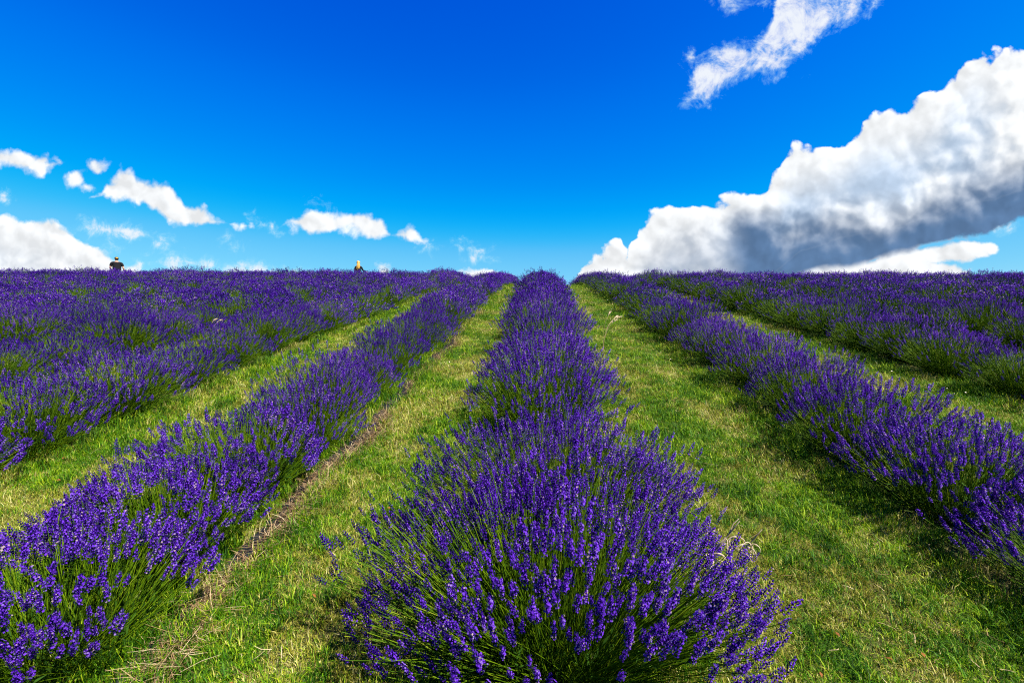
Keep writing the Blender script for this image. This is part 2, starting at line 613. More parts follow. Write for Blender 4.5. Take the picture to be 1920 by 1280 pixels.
def ground_z(x, y):
    x = np.asarray(x, float); y = np.asarray(y, float)
    t = np.maximum(y - S0, 0)
    tmax = (SLOPE + 0.02) / (2 * KC)
    ti = np.minimum(t, tmax)
    z = SLOPE * y - KC * ti ** 2 - np.maximum(t - tmax, 0) * (SLOPE + 0.02)
    # the hill falls away far behind the crest and far below the camera
    z = np.where(y > 60, z - 0.04 * (y - 60) * np.minimum((y - 60) / 100, 1), z)
    z = np.where(y < -30, SLOPE * -30 + (y + 30) * 0.02, z)
    w = 0.018 * np.sin(x * 1.3 + 0.7 * np.sin(y * 0.9)) * np.sin(y * 1.1 + 1.0) + 0.010 * np.sin(x * 4.1 + y * 2.3) * np.sin(y * 3.3 - x)
    return z + w * (np.abs(y) < 60) - 0.0095 * np.clip(x, -40, 40)


def gz(x, y):
    return float(ground_z(x, y))


def grid_axis(edges):
    out = []
    for a, b, n in edges:
        out += list(np.linspace(a, b, n, endpoint=False))
    return np.array(out + [edges[-1][1]])


gx = grid_axis([(-3000, -200, 8), (-200, -30, 12), (-30, -6, 60), (-6, 7, 130), (7, 30, 60), (30, 200, 12), (200, 3000, 8)])
gy = grid_axis([(-3000, -200, 8), (-200, -8, 14), (-8, 0, 20), (0, 8, 90), (8, 40, 130), (40, 200, 20), (200, 3000, 10)])
GX, GY = np.meshgrid(gx, gy)
GZ = ground_z(GX, GY)
gv = np.stack([GX, GY, GZ], -1).reshape(-1, 3)
nx, ny = len(gx), len(gy)
ii, jj = np.meshgrid(np.arange(nx - 1), np.arange(ny - 1))
a0 = (jj * nx + ii).ravel()
gf = np.stack([a0, a0 + 1, a0 + nx + 1, a0 + nx], 1)
ground = add_obj('ground', make_mesh('ground', gv, gf, [M_GROUND], smooth=True))
tag(ground, 'sloping field ground of dry thatch and soil under the grass', None, None, 'structure')

# ------------------------------------------------------------------ rows
ROWS = {0: 0.03, -1: -1.72, 1: 2.29}
for k in range(2, 16):
    ROWS[-k] = -3.76 - 1.85 * (k - 2)
    ROWS[k] = 4.72 + 2.10 * (k - 2)
ROW_RX = {0: 0.58, -1: 0.42, -2: 0.52, 1: 0.50, 2: 0.55}


# ------------------------------------------------------------------ lavender geometry
def bipyramid(n, r, h, low=0.35):
    a = np.arange(n) * 2 * np.pi / n
    v = np.concatenate([np.stack([r * np.cos(a), r * np.sin(a), np.full(n, h * low)], 1), [[0, 0, 0], [0, 0, h]]])
    f = []
    for i in range(n):
        j = (i + 1) % n
        f += [[i, n, j], [i, j, n + 1]]
    f = [[q[0], q[2], q[1]] if k % 2 == 0 else q for k, q in enumerate(f)]
    return v, np.array(f)


def spike_template(rng, detail):
    """a lavender head along +z, origin where the stem ends, in metres"""
    V, Fs, T = [], [], []
    off = 0
    if detail == 2:
        L = rng.uniform(0.048, 0.066); nw = 8; nf = 7
        bv, bf = bipyramid(4, 0.0021, 0.0082, 0.45)
    elif detail == 1:
        L = rng.uniform(0.048, 0.064); nw = 6; nf = 4
        bv, bf = bipyramid(3, 0.0034, 0.0115, 0.45)
    else:
        L = rng.uniform(0.050, 0.062); nw = 3; nf = 2
        bv, bf = bipyramid(3, 0.0065, 0.022, 0.4)
    zs = list(np.linspace(0.004, L - 0.006, nw))
    if detail and rng.random() < 0.55:
        zs = [zs[0] - rng.uniform(0.010, 0.018)] + zs
    for k, z in enumerate(zs):
        t = k / max(1, len(zs) - 1)
        rad = (0.0050 if detail else 0.0035) * (0.75 + 0.9 * math.sin(math.pi * min(1, t * 0.8 + 0.15)) * 0.6) * (1 - 0.45 * t ** 3)
        m = nf if t < 0.9 else max(2, nf - 2)
        a0 = rng.uniform(0, 6.28)
        ang = a0 + np.arange(m) * 2 * np.pi / m + rng.normal(0, 0.15, m)
        tilt = np.clip(rng.normal(0.85 - 0.45 * t, 0.18, m), 0.1, 1.4)
        P = np.stack([rad * 0.5 * np.cos(ang), rad * 0.5 * np.sin(ang), np.full(m, z) + rng.normal(0, 0.001, m)], 1)
        D = np.stack([np.sin(tilt) * np.cos(ang), np.sin(tilt) * np.sin(ang), np.cos(tilt)], 1)
        s = rng.uniform(0.85, 1.2, m) * (1 - 0.22 * t)
        v, f, _ = place(bv, bf, np.zeros(len(bv)), P, D, s, rng)
        base = np.clip(rng.normal(0.38, 0.22, m), 0.02, 0.98)
        tt = np.repeat(base[:, None], len(bv), 1)
        tt[:, -1] = np.clip(tt[:, -1] + 0.22, 0, 0.93)
        V.append(v); Fs.append(f + off); T.append(tt.ravel()); off += len(v)
        if detail == 2:                       # open corollas
            m2 = rng.integers(1, 5)
            ang = rng.uniform(0, 6.28, m2)
            pv, pf = bipyramid(4, 0.0034, 0.0028, 0.8)
            P = np.stack([(rad * 0.5 + 0.006) * np.cos(ang), (rad * 0.5 + 0.006) * np.sin(ang), z + 0.004 + rng.normal(0, 0.001, m2)], 1)
            D = np.stack([np.cos(ang), np.sin(ang), np.full(m2, 0.5)], 1)
            v, f, _ = place(pv, pf, np.zeros(len(pv)), P, D, rng.uniform(0.8, 1.2, m2), rng)
            V.append(v); Fs.append(f + off)
            T.append(np.repeat(rng.choice([0.80, 0.86, 0.90, 0.97], m2, p=[0.45, 0.3, 0.17, 0.08])[:, None], len(pv), 1).ravel()); off += len(v)
    return np.concatenate(V), np.concatenate(Fs), np.concatenate(T)


SPK = {d: [spike_template(RNG, d) for _ in range(8 if d == 2 else 6)] for d in (0, 1, 2)}


def stems_layout(rng, n, rx, ry, h, lean=(0, 0), openness=0.0):
    """tips, bases and head directions of a bush in its own frame"""
    ct = rng.uniform(0.10, 1, n) ** 0.80
    th = np.arccos(np.clip(ct, 0, 1))
    ph = rng.uniform(0, 2 * np.pi, n)
    # slight lobes so that the outline is never a clean dome
    k1, k2 = rng.uniform(0, 6.28, 2)
    lobe = 1 + 0.09 * np.sin(3 * ph + k1) + 0.06 * np.sin(5 * ph + 4 * th + k2)
    rr = np.clip(rng.normal(0.95, 0.085, n), 0.62, 1.16) * lobe
    tip = np.stack([rx * rr * np.sin(th) * np.cos(ph) + lean[0], ry * rr * np.sin(th) * np.sin(ph) + lean[1],
                    0.10 + (h - 0.10) * rr * np.cos(th) ** 0.85 * (1.0 - 0.0 * th)], 1)
    tip[:, 2] = np.maximum(tip[:, 2], 0.05 + rng.uniform(0, 0.06, n))
    bang = ph + rng.normal(0, 0.5, n)
    br = 0.13 * np.sqrt(rng.uniform(0, 1, n)) + 0.06 * np.sin(th)
    base = np.stack([br * np.cos(bang), br * np.sin(bang), np.full(n, -0.02)], 1)
    out = tip - base
    # control point: leaves the crown a bit steeper than the chord at the low ones, then straight
    ctrl = base + out * 0.5 + np.stack([np.zeros(n), np.zeros(n), 0.03 + 0.0 * th], 1) + rng.normal(0, 0.018, (n, 3))
    endt = tip - ctrl
    endt /= np.linalg.norm(endt, axis=1, keepdims=True)
    endt[:, 2] += 0.15 + 0.75 * np.sin(th)
    endt += rng.normal(0, 0.13, (n, 3))
    endt /= np.linalg.norm(endt, axis=1, keepdims=True)
    return base, ctrl, tip, endt


def bez(b, c, t, u):
    u = u[None, :, None] if u.ndim == 1 else u[..., None]
    return (1 - u) ** 2 * b[:, None] + 2 * u * (1 - u) * c[:, None] + u ** 2 * t[:, None]


def tubes(b, c, t, seg, r0, r1, rng, sides=3):
    n = len(b)
    u = np.linspace(0, 1, seg + 1)
    P = bez(b, c, t, u)                                    # n, seg+1, 3
    d = t - b
    x, y, z = frames(d)
    a = np.arange(sides) * 2 * np.pi / sides
    r = (r0 + (r1 - r0) * u)[None, :, None, None]
    ring = (np.cos(a)[None, None, :, None] * x[:, None, None] + np.sin(a)[None, None, :, None] * y[:, None, None]) * r
    V = (P[:, :, None] + ring)                             # n, seg+1, sides, 3
    idx = np.arange(n * (seg + 1) * sides).reshape(n, seg + 1, sides)
    q = np.stack([idx[:, :-1], np.roll(idx, -1, 2)[:, :-1], np.roll(idx, -1, 2)[:, 1:], idx[:, 1:]], -1)
    tint = np.clip(np.repeat(rng.normal(0.5, 0.2, n)[:, None], (seg + 1) * sides, 1).ravel(), 0, 1)
    return V.reshape(-1, 3), q.reshape(-1, 4), tint


def leaves(b, c, t, n, rng, umax=0.55, L=(0.03, 0.065), w=0.0035):
    i = rng.integers(0, len(b), n)
    u = rng.uniform(0.05, umax, n) ** 0.9
    P = bez(b[i], c[i], t[i], u[:, None])[:, 0]
    d = t[i] - b[i]
    d /= np.linalg.norm(d, axis=1, keepdims=True)
    d = d + rng.normal(0, 0.42, (n, 3)); d[:, 2] += 0.15
    d /= np.linalg.norm(d, axis=1, keepdims=True)
    side = np.cross(d, rng.normal(0, 1, (n, 3))); side /= np.linalg.norm(side, axis=1, keepdims=True)
    ln = rng.uniform(L[0], L[1], n)[:, None]
    m = P + d * ln * 0.55 + rng.normal(0, 0.003, (n, 3))
    e = P + d * ln + np.array([[0, 0, -0.004]])
    V = np.stack([P, m - side * w, m + side * w, e], 1)
    idx = np.arange(n * 4).reshape(n, 4)
    q = np.stack([idx[:, 0], idx[:, 1], idx[:, 3], idx[:, 2]], 1)
    tt = np.repeat(np.clip(rng.normal(0.45, 0.22, n), 0, 1)[:, None], 4, 1)
    return V.reshape(-1, 3), q, tt.ravel()


def heads_mesh(name, tip, d, rng, detail, scale=1.0):
    V, Fs, T, off = [], [], [], 0
    which = rng.integers(0, len(SPK[detail]), len(tip))
    for k, (tv, tf, tt) in enumerate(SPK[detail]):
        s = which == k
        if not s.any():
            continue
        v, f, t = place(tv, tf, tt, tip[s], d[s], rng.uniform(0.75, 1.18, s.sum()) * scale, rng, tint_w=0.12)
        V.append(v); Fs.append(f + off); T.append(t); off += len(v)
    return make_mesh(name, np.concatenate(V), np.concatenate(Fs), [M_FLOWER], {'tint': np.concatenate(T)})


def bush_meshes(rng, n, detail, part=1.0, *, rx=0.58, ry=0.50, h=0.60, head=1.0, stem_r=0.0013, nleaf=1500, leafw=0.0035, seg=4):
    b, c, t, d = stems_layout(rng, n, rx, ry, h)
    m_ = int(n * part)
    sv, sf, st = tubes(b[:m_], c[:m_], t[:m_], seg, stem_r * 1.25, stem_r, rng)
    stems = make_mesh('stems', sv, sf, [M_STEM], {'tint': st}, smooth=True)
    lv, lf, lt = leaves(b, c, t, nleaf, rng, w=leafw)
    lvs = make_mesh('leaves', lv, lf, [M_LEAF], {'tint': lt})
    return stems, lvs, (b, c, t, d)


SPIKE_ME = []
for k, (tv, tf, tt) in enumerate(SPK[2]):
    SPIKE_ME.append(make_mesh('flower_spike', tv, tf, [M_FLOWER], {'tint': tt}))


# ------------------------------------------------------------------ where the bushes stand
def in_view(x, y, z, margin=0.0):
    p = CAM_R.transposed() @ (Vector((x, y, z)) - Vector((0, 0, CAM_Z)))
    if p.z > -0.2:
        return False, 0, 0, 1e9
    px, py = 960 + F_PX * p.x / -p.z, 640 - F_PX * p.y / -p.z
    m = margin * F_PX / -p.z
    return (-m < px < 1920 + m and -m < py < 1280 + m), px, py, -p.z


spots = []          # row, index, x, y, distance
for k, X in ROWS.items():
    rr = random.Random(k * 7 + 3)
    if k == 0:
        ys = [0.72, 1.56, 2.26, 3.56]
        y = 4.24
    else:
        ys = []
        y = {-1: 1.50, 1: 0.95}.get(k, 0.6) + rr.uniform(0, 0.3) * (k != -1)
    while y < 25.5:
        ys.append(y)
        y += rr.uniform(0.50, 0.66) if k == -1 else rr.uniform(0.64, 0.84)
    i = 0
    for yy in ys:
        x = X + rr.uniform(-0.07, 0.07) - (0.0 if k else 0.0)
        z = gz(x, yy)
        ok, px, py, dist = in_view(x, yy, z + 0.3, 0.9)
        if not ok:
            continue
        if abs(x + 24.9) < 0.5 and abs(yy - 25.3) < 0.45:
            continue
        i += 1
        spots.append((k, i, x, yy, z, dist))

spots_sorted = sorted(spots, key=lambda s: s[5])
near = spots_sorted[:9]
mid_ = spots_sorted[9:295]
far_ = spots_sorted[295:]

ORD = ['', 'first', 'second', 'third', 'fourth', 'fifth', 'sixth', 'seventh', 'eighth', 'ninth', 'tenth', 'eleventh', 'twelfth',
       'thirteenth', 'fourteenth', 'fifteenth', 'sixteenth', 'seventeenth', 'eighteenth', 'nineteenth', 'twentieth']
for _i in range(1, 20):
    ORD.append('twenty-' + ORD[_i] if _i < 10 else 'thirty-' + ORD[_i - 10] if _i > 10 else 'thirtieth')


def row_name(k):
    if k == 0:
        return 'middle row'
    side = 'left' if k < 0 else 'right'
    return f'{ORD[abs(k)]} row {side} of the middle row'


def bush_label(k, i, y):
    if i == 1 and k == 0:
        return 'violet lavender bush fanning out at the bottom of the middle row'
    return f'lavender bush, {ORD[i]} from the front in the {row_name(k)}'


def tag_bush(o, k, i, y):
    g = 'lavender bushes in the ' + row_name(k)
    tag(o, bush_label(k, i, y), 'lavender bush', g)


def row_scale(k, y):
    sx = ROW_RX.get(k, 0.56) / 0.58
    if k == 0:
        sx += 0.26 * min(1, max(0, (3.0 - y) / 1.2))
    g = 1.0 + (0.20 if k == 0 else 0.34) * min(1, max(0, (y - 5) / 9))
    return sx * g, g


def gaps(t, rng, amt):
    off = rng.uniform(0, 50, 3)
    nz = np.array([mnoise.noise(Vector(p * 3.2 + off)) for p in t])
    return (nz + rng.normal(0, 0.16, len(t))) > amt


# nearest bushes: every flower spike of the side one sees is an object
for (k, i, x, y, z, dist) in near:
    rng = np.random.default_rng(int(1000 + k * 50 + i))
    first_left = k == -1 and y < 1.75
    n = (2000 if y < 2.8 else 1250) if k == 0 else 900
    sx, g = row_scale(k, y)
    h = {0: 0.60, -1: 0.46}.get(k, 0.48) if y > 1.0 else 0.44
    stems, lvs, (b, c, t, d) = bush_meshes(rng, n, 2, rx=0.58 * sx, ry=0.50, h=h, nleaf=2200, stem_r=0.0010, seg=5)
    root = bpy.data.objects.new('lavender_bush', None)
    root.location = (x, y, z)
    root.empty_display_size = 0.1
    COL.objects.link(root)
    tag_bush(root, k, i, y)
    add_obj('stems', stems, root, kind='stuff')
    add_obj('leaves', lvs, root, kind='stuff')
    k_ = gaps(t, rng, -0.34 if k == 0 else (-0.24 if first_left else -0.26))
    t, d = t[k_], d[k_]
    tw = t + np.array([[x, y, z]])
    dc = np.linalg.norm(tw - np.array([[0, 0, CAM_Z]]), axis=1)
    seen = np.array([in_view(*p, 0.05)[0] for p in tw])
    dc = np.where(seen, dc, dc + 50)
    order = np.argsort(dc)
    pick, rest = order[:290], order[290:]
    pick = [j for j in pick if seen[j]]
    for j in pick:
        q = Vector(d[j]).to_track_quat('Z', 'Y').to_euler()
        sc_ = rng.uniform(0.66, 1.02)
        o = add_obj('flower_spike', SPIKE_ME[rng.integers(0, len(SPIKE_ME))], root, t[j], q, (sc_, sc_, sc_ * rng.uniform(0.85, 1.15)))
    rest = np.array([j for j in order if j not in set(pick)], dtype=int)
    if len(rest):
        add_obj('flower_spikes', heads_mesh('flower_spikes', t[rest], d[rest], rng, 1, 0.82), root, kind='stuff')

# middle distance: six bushes, copied
VAR = []
for v in range(4):
    rng = np.random.default_rng(500 + v)
    stems, lvs, (b, c, t, d) = bush_meshes(rng, 1050, 1, 0.75, stem_r=0.0012, nleaf=1700, leafw=0.0042)
    k_ = gaps(t, rng, -0.32 + 0.05 * v)
    hd = heads_mesh('flower_spikes', t[k_], d[k_], rng, 1, 0.92)
    VAR.append((stems, lvs, hd))
VARF = []
for v in range(6):
    rng = np.random.default_rng(700 + v)
    stems, lvs, (b, c, t, d) = bush_meshes(rng, 1000, 0, 0.45, stem_r=0.0019, nleaf=700, leafw=0.007, seg=2)
    k_ = gaps(t, rng, -0.22 + 0.06 * v)
    hd = heads_mesh('flower_spikes', t[k_], d[k_], rng, 0, 1.08)
    VARF.append((stems, lvs, hd))

def open_flank(t, rng, k_):
    low = (t[:, 0] < 0.0) & (t[:, 2] < 0.50) & (rng.uniform(0, 1, len(t)) < 0.72)
    return k_ & ~low


VARR, VARRF = [], []
for v in range(2):
    rng = np.random.default_rng(900 + v)
    stems, lvs, (b, c, t, d) = bush_meshes(rng, 1050, 1, 0.85, stem_r=0.0014, nleaf=1500, leafw=0.0042)
    k_ = open_flank(t, rng, gaps(t, rng, -0.28))
    VARR.append((stems, lvs, heads_mesh('flower_spikes', t[k_], d[k_], rng, 1, 0.86)))
for v in range(3):
    rng = np.random.default_rng(950 + v)
    stems, lvs, (b, c, t, d) = bush_meshes(rng, 1000, 0, 0.6, stem_r=0.0021, nleaf=700, leafw=0.007, seg=2)
    k_ = open_flank(t, rng, gaps(t, rng, -0.18 + 0.08 * v))
    VARRF.append((stems, lvs, heads_mesh('flower_spikes', t[k_], d[k_], rng, 0, 1.08)))

rr = random.Random(5)
for (k, i, x, y, z, dist) in mid_:
    right = k >= 2 or (k == 1 and dist > 7)
    if right:
        src = rr.choice(VARR if dist < 8 else VARRF)
    else:
        src = rr.choice(VAR if dist < 8 else VARF)
    sx, g = row_scale(k, y)
    root = bpy.data.objects.new('lavender_bush', None)
    root.empty_display_size = 0.1
    root.location = (x, y, z)
    root.rotation_euler = (rr.uniform(-0.06, 0.06), rr.uniform(-0.06, 0.06), (0 if right else rr.choice([0, math.pi])) + rr.uniform(-0.5, 0.5))
    s = rr.uniform(0.88, 1.10) * g
    hz_ = {0: 0.98, -1: 0.78, 1: 0.80}.get(k, 0.84 if k > 0 else 0.76)
    hz_ = hz_ + (0.76 - hz_) * min(1, max(0, (y - 7) / 8))
    root.scale = (s * sx / g, s, s * 1.14 / g ** 0.9 * hz_ * rr.uniform(0.86, 1.12))
    COL.objects.link(root)
    tag_bush(root, k, i, y)
    add_obj('stems', src[0], root, kind='stuff')
    add_obj('leaves', src[1], root, kind='stuff')
    add_obj('flower_spikes', src[2], root, kind='stuff')


# the rest, past three hundred, as one object of instanced bushes
def join_np(meshes):
    V, Fs, T, M, off = [], [], [], [], 0
    for mi, me in enumerate(meshes):
        nv = len(me.vertices)
        v = np.empty(nv * 3, np.float32); me.vertices.foreach_get('co', v)
        t = np.empty(nv, np.float32); me.attributes['tint'].data.foreach_get('value', t)
        k = me.polygons[0].loop_total
        f = np.empty(len(me.loops), np.int32); me.loops.foreach_get('vertex_index', f)
        f = f.reshape(-1, k)
        if k == 4:
            f = np.concatenate([f[:, [0, 1, 2]], f[:, [0, 2, 3]]])
        V.append(v.reshape(-1, 3)); Fs.append(f + off); T.append(t); M.append(np.full(len(f), mi)); off += nv
    return np.concatenate(V), np.concatenate(Fs), np.concatenate(T), np.concatenate(M)


def scatter(name, P, R, S, I, sources, kind='stuff'):
    """one object: sources instanced on points by a geometry node tree"""
    me = bpy.data.meshes.new(name)
    me.vertices.add(len(P))
    me.vertices.foreach_set('co', np.ascontiguousarray(P, dtype=np.float32).ravel())
    a = me.attributes.new('rot', 'FLOAT_VECTOR', 'POINT'); a.data.foreach_set('vector', np.ascontiguousarray(R, dtype=np.float32).ravel())
    a = me.attributes.new('scl', 'FLOAT_VECTOR', 'POINT'); a.data.foreach_set('vector', np.ascontiguousarray(S, dtype=np.float32).ravel())
    a = me.attributes.new('idx', 'INT', 'POINT'); a.data.foreach_set('value', np.ascontiguousarray(I, dtype=np.int32))
    o = add_obj(name, me, kind=kind)
    src = bpy.data.collections.new(name + '_kinds')
    for s in sources:
        src.objects.link(s)
    g = bpy.data.node_groups.new(name + '_nodes', 'GeometryNodeTree')
    g.interface.new_socket('Geometry', in_out='INPUT', socket_type='NodeSocketGeometry')
    g.interface.new_socket('Geometry', in_out='OUTPUT', socket_type='NodeSocketGeometry')
    gi = g.nodes.new('NodeGroupInput'); go = g.nodes.new('NodeGroupOutput')
    ci = g.nodes.new('GeometryNodeCollectionInfo')
    ci.inputs['Collection'].default_value = src
    ci.inputs['Separate Children'].default_value = True
    ci.inputs['Reset Children'].default_value = True
    ip = g.nodes.new('GeometryNodeInstanceOnPoints')
    ip.inputs['Pick Instance'].default_value = True

    def na(nm, ty):
        n_ = g.nodes.new('GeometryNodeInputNamedAttribute'); n_.data_type = ty
        n_.inputs[0].default_value = nm
        return [s for s in n_.outputs if s.enabled and s.name == 'Attribute'][0]
    g.links.new(gi.outputs[0], ip.inputs['Points'])
    g.links.new(ci.outputs[0], ip.inputs['Instance'])
    g.links.new(na('idx', 'INT'), ip.inputs['Instance Index'])
    er = g.nodes.new('FunctionNodeEulerToRotation')
    g.links.new(na('rot', 'FLOAT_VECTOR'), er.inputs[0])
    g.links.new(er.outputs[0], ip.inputs['Rotation'])
    g.links.new(na('scl', 'FLOAT_VECTOR'), ip.inputs['Scale'])
    g.links.new(ip.outputs[0], go.inputs[0])
    md = o.modifiers.new('scatter', 'NODES')
    md.node_group = g
    return o


if far_:
    srcs = []
    for v, ms in enumerate(VARF[:4]):
        V, Fc, T, Mi = join_np(ms)
        srcs.append(add_obj('far_lavender_kind', make_mesh('far_lavender_kind', V, Fc, [M_STEM, M_LEAF, M_FLOWER], {'tint': T}, mat_idx=Mi), link=False))
    n = len(far_)
    rng = np.random.default_rng(9)
    P = np.array([[s[2], s[3], s[4]] for s in far_])
    R = np.stack([rng.uniform(-.05, .05, n), rng.uniform(-.05, .05, n), rng.uniform(0, 6.28, n)], 1)
    g_ = rng.uniform(0.95, 1.12, n)
    S_ = np.stack([g_ * 1.12, g_ * 1.12, g_ * 0.88], 1)
    o = scatter('distant_lavender', P, R, S_, rng.integers(0, len(srcs), n), srcs)
    tag(o, 'mass of distant lavender merging along the top of the hill', None, None, 'stuff')


# ------------------------------------------------------------------ grass between the rows
def tuft_mesh(rng, nb, hgt, spread, w, dry_lo=0.0, flat=0.9):
    P = np.stack([rng.normal(0, spread, nb), rng.normal(0, spread, nb), np.full(nb, -0.004)], 1)
    ang = rng.uniform(0, 6.28, nb)
    lean = np.abs(rng.normal(0.55, 0.4, nb)) * flat
    L = hgt * rng.uniform(0.45, 1.25, nb)
    d1 = np.stack([np.sin(lean * 0.6) * np.cos(ang), np.sin(lean * 0.6) * np.sin(ang), np.cos(lean * 0.6)], 1)
    l2 = np.clip(lean * 1.6 + 0.2, 0, 1.9)
    d2 = np.stack([np.sin(l2) * np.cos(ang), np.sin(l2) * np.sin(ang), np.cos(l2)], 1)
    sa = ang + rng.normal(1.57, 0.5, nb)
    side = np.stack([np.cos(sa), np.sin(sa), np.zeros(nb)], 1) * w
    m = P + d1 * (L * 0.55)[:, None]
    e = m + d2 * (L * 0.5)[:, None]
    V = np.stack([P - side, P + side, m - side * 0.8, m + side * 0.8, e], 1)
    idx = (np.arange(nb) * 5)[:, None]
    f = np.concatenate([idx + np.array([[0, 1, 3]]), idx + np.array([[0, 3, 2]]), idx + np.array([[2, 3, 4]])])
    t = np.clip(rng.normal(0.45, 0.30, nb), 0, 1)
    dr = rng.uniform(dry_lo, 1, nb)
    return make_mesh('grass_tuft', V.reshape(-1, 3), f, [M_GRASS], {'tint': np.repeat(t, 5), 'dry': np.repeat(dr, 5)})


rng = np.random.default_rng(21)
tufts = []
for v in range(8):
    tufts.append(add_obj('grass_kind_%02d' % v, tuft_mesh(rng, 26, 0.027, 0.020, 0.0011), link=False))
for v in range(4):
    tufts.append(add_obj('grass_kind_%02d' % (8 + v), tuft_mesh(rng, 22, 0.062, 0.018, 0.0014, 0.35, 0.8), link=False))


def row_dist(x):
    xs = np.array(sorted(ROWS.values()))
    return np.min(np.abs(x[:, None] - xs[None]), axis=1)


bands = [(0.3, 1.6, 3200, 1.0), (1.6, 3.2, 2900, 1.0), (3.2, 5.5, 1500, 1.3), (5.5, 9, 650, 1.6), (9, 14, 300, 2.0), (14, 26, 130, 2.6)]
PP, SS, II = [], [], []
for (d0, d1, dens, sc_) in bands:
    w_ = d1 * 1.35 + 1.2
    area = (2 * w_) * (d1 - d0)
    n = int(area * dens)
    x = rng.uniform(-w_, w_, n); y = rng.uniform(d0, d1, n)
    ok = np.abs(x - 0.05 * y * 0) < (y * 1.32 + 1.0)
    x, y = x[ok], y[ok]
    rd = row_dist(x)
    keep = (rd > 0.34) | (rng.uniform(0, 1, len(x)) < 0.12) | ((x > -1.72) & (x < -1.42) & (rng.uniform(0, 1, len(x)) < 0.7))
    # plastic strip beside the first row on the left, and a bare patch by the first row on the right
    edge_x = -1.36 + 0.04 * np.sin(y * 2.1) + 0.03 * np.sin(y * 5.7 + 1)
    keep &= ~((x > edge_x - 0.065) & (x < edge_x + 0.045) & (np.sin(y * 3.3) + np.sin(y * 1.9 + 1) > -0.75))
    keep &= ~((x > 2.15) & (x < 2.5) & (y > 1.95) & (y < 3.25))
    x, y, rd = x[keep], y[keep], rd[keep]
    z = ground_z(x, y)
    near_row = np.clip(1 - (rd - 0.30) / 0.28, 0, 1)
    tall = rng.uniform(0, 1, len(x)) < 0.10 + 0.5 * near_row
    i_ = np.where(tall, rng.integers(8, 12, len(x)), rng.integers(0, 8, len(x)))
    s_ = sc_ * rng.uniform(0.7, 1.3, len(x))
    hgt = s_ * np.where(sc_ > 1.3, 0.75, 1.0) * (0.8 + 0.5 * near_row)
    PP.append(np.stack([x, y, z], 1)); SS.append(np.stack([s_, s_, hgt], 1)); II.append(i_)
P = np.concatenate(PP); S_ = np.concatenate(SS); I = np.concatenate(II)
R = np.stack([rng.normal(0, 0.10, len(P)), rng.normal(0, 0.10, len(P)), rng.uniform(0, 6.28, len(P))], 1)
print('grass tufts', len(P))
o = scatter('grass', P, R, S_, I, tufts)
tag(o, 'mown grass, part green and part dry, between the lavender rows', None, None, 'stuff')


# ------------------------------------------------------------------ mulch film and straw
def strip(name, xf, x_in, y0, y1, n, wob):
    ys = np.linspace(y0, y1, n)
    cols = 5
    V = []
    r_ = np.random.default_rng(77)
    for yy in ys:
        xe = xf(yy)
        for c in range(cols):
            t = c / (cols - 1)
            xx = xe + (x_in - xe) * t
            zz = gz(xx, yy) + 0.008 + wob * (0.5 + 0.5 * math.sin(yy * 9 + c * 2.0)) * (1 if c else 0.3) + r_.normal(0, 0.003)
            V.append((xx + r_.normal(0, 0.004), yy, zz))
    idx = np.arange(n * cols).reshape(n, cols)
    f = np.stack([idx[:-1, :-1], idx[1:, :-1], idx[1:, 1:], idx[:-1, 1:]], -1).reshape(-1, 4)
    return make_mesh(name, np.array(V), f, [M_PLASTIC], smooth=True)


def ledge(y):
    return -1.35 + 0.04 * math.sin(y * 2.1) + 0.03 * math.sin(y * 5.7 + 1)


o = add_obj('mulch_film', strip('mulch_film', ledge, -1.45, 0.5, 9.0, 260, 0.014))
tag(o, 'black plastic mulch film edging the first row left of the middle row', 'mulch film')
o = add_obj('mulch_film', strip('mulch_film', lambda y: 2.14 + 0.04 * math.sin(y * 4), 2.56, 1.9, 3.3, 70, 0.012))
tag(o, 'black mulch film bared under the first row right of the middle row', 'mulch film')


def straw_mesh(name, P, rng, L=(0.03, 0.12), w=0.0012, mat=None):
    n = len(P)
    a = rng.uniform(0, 6.28, n)
    up = rng.normal(0.12, 0.22, n)
    d = np.stack([np.cos(a), np.sin(a), up], 1)
    ln = rng.uniform(L[0], L[1], n)[:, None]
    bend = rng.normal(0, 0.25, (n, 3)); bend[:, 2] = np.abs(bend[:, 2]) * 0.5
    p1 = P + d * ln * 0.5 + bend * ln * 0.35
    p2 = P + d * ln + bend * ln * 0.1
    side = np.stack([-np.sin(a), np.cos(a), np.zeros(n)], 1) * w
    V = np.stack([P - side, P + side, p1 - side, p1 + side, p2 - side * .5, p2 + side * .5], 1)
    idx = (np.arange(n) * 6)[:, None]
    f = np.concatenate([idx + np.array([[0, 1, 3, 2]]), idx + np.array([[2, 3, 5, 4]])])
    t = np.repeat(np.clip(rng.normal(0.42, 0.27, n), 0, 1), 6)
    return make_mesh(name, V.reshape(-1, 3), f, [mat or M_STRAW], {'tint': t})


rng = np.random.default_rng(31)
n = 15000
y = rng.uniform(0.4, 1, n) ** 1.0
y = 0.5 + 9.5 * rng.uniform(0, 1, n) ** 1.7
x = np.array([ledge(v) for v in y]) + rng.normal(0.020, 0.040, n)
patch_ = np.array([mnoise.noise(Vector((v * 1.3, 3.0, 0))) for v in y])
keep = patch_ > rng.uniform(-0.55, 0.25, n)
x, y = x[keep], y[keep]
P = np.stack([x, y, ground_z(x, y) + rng.uniform(0.004, 0.03, len(x))], 1)
o = add_obj('straw', straw_mesh('straw', P, rng))
tag(o, 'pale dry straw lying along the edge of the black mulch film', None, None, 'stuff')
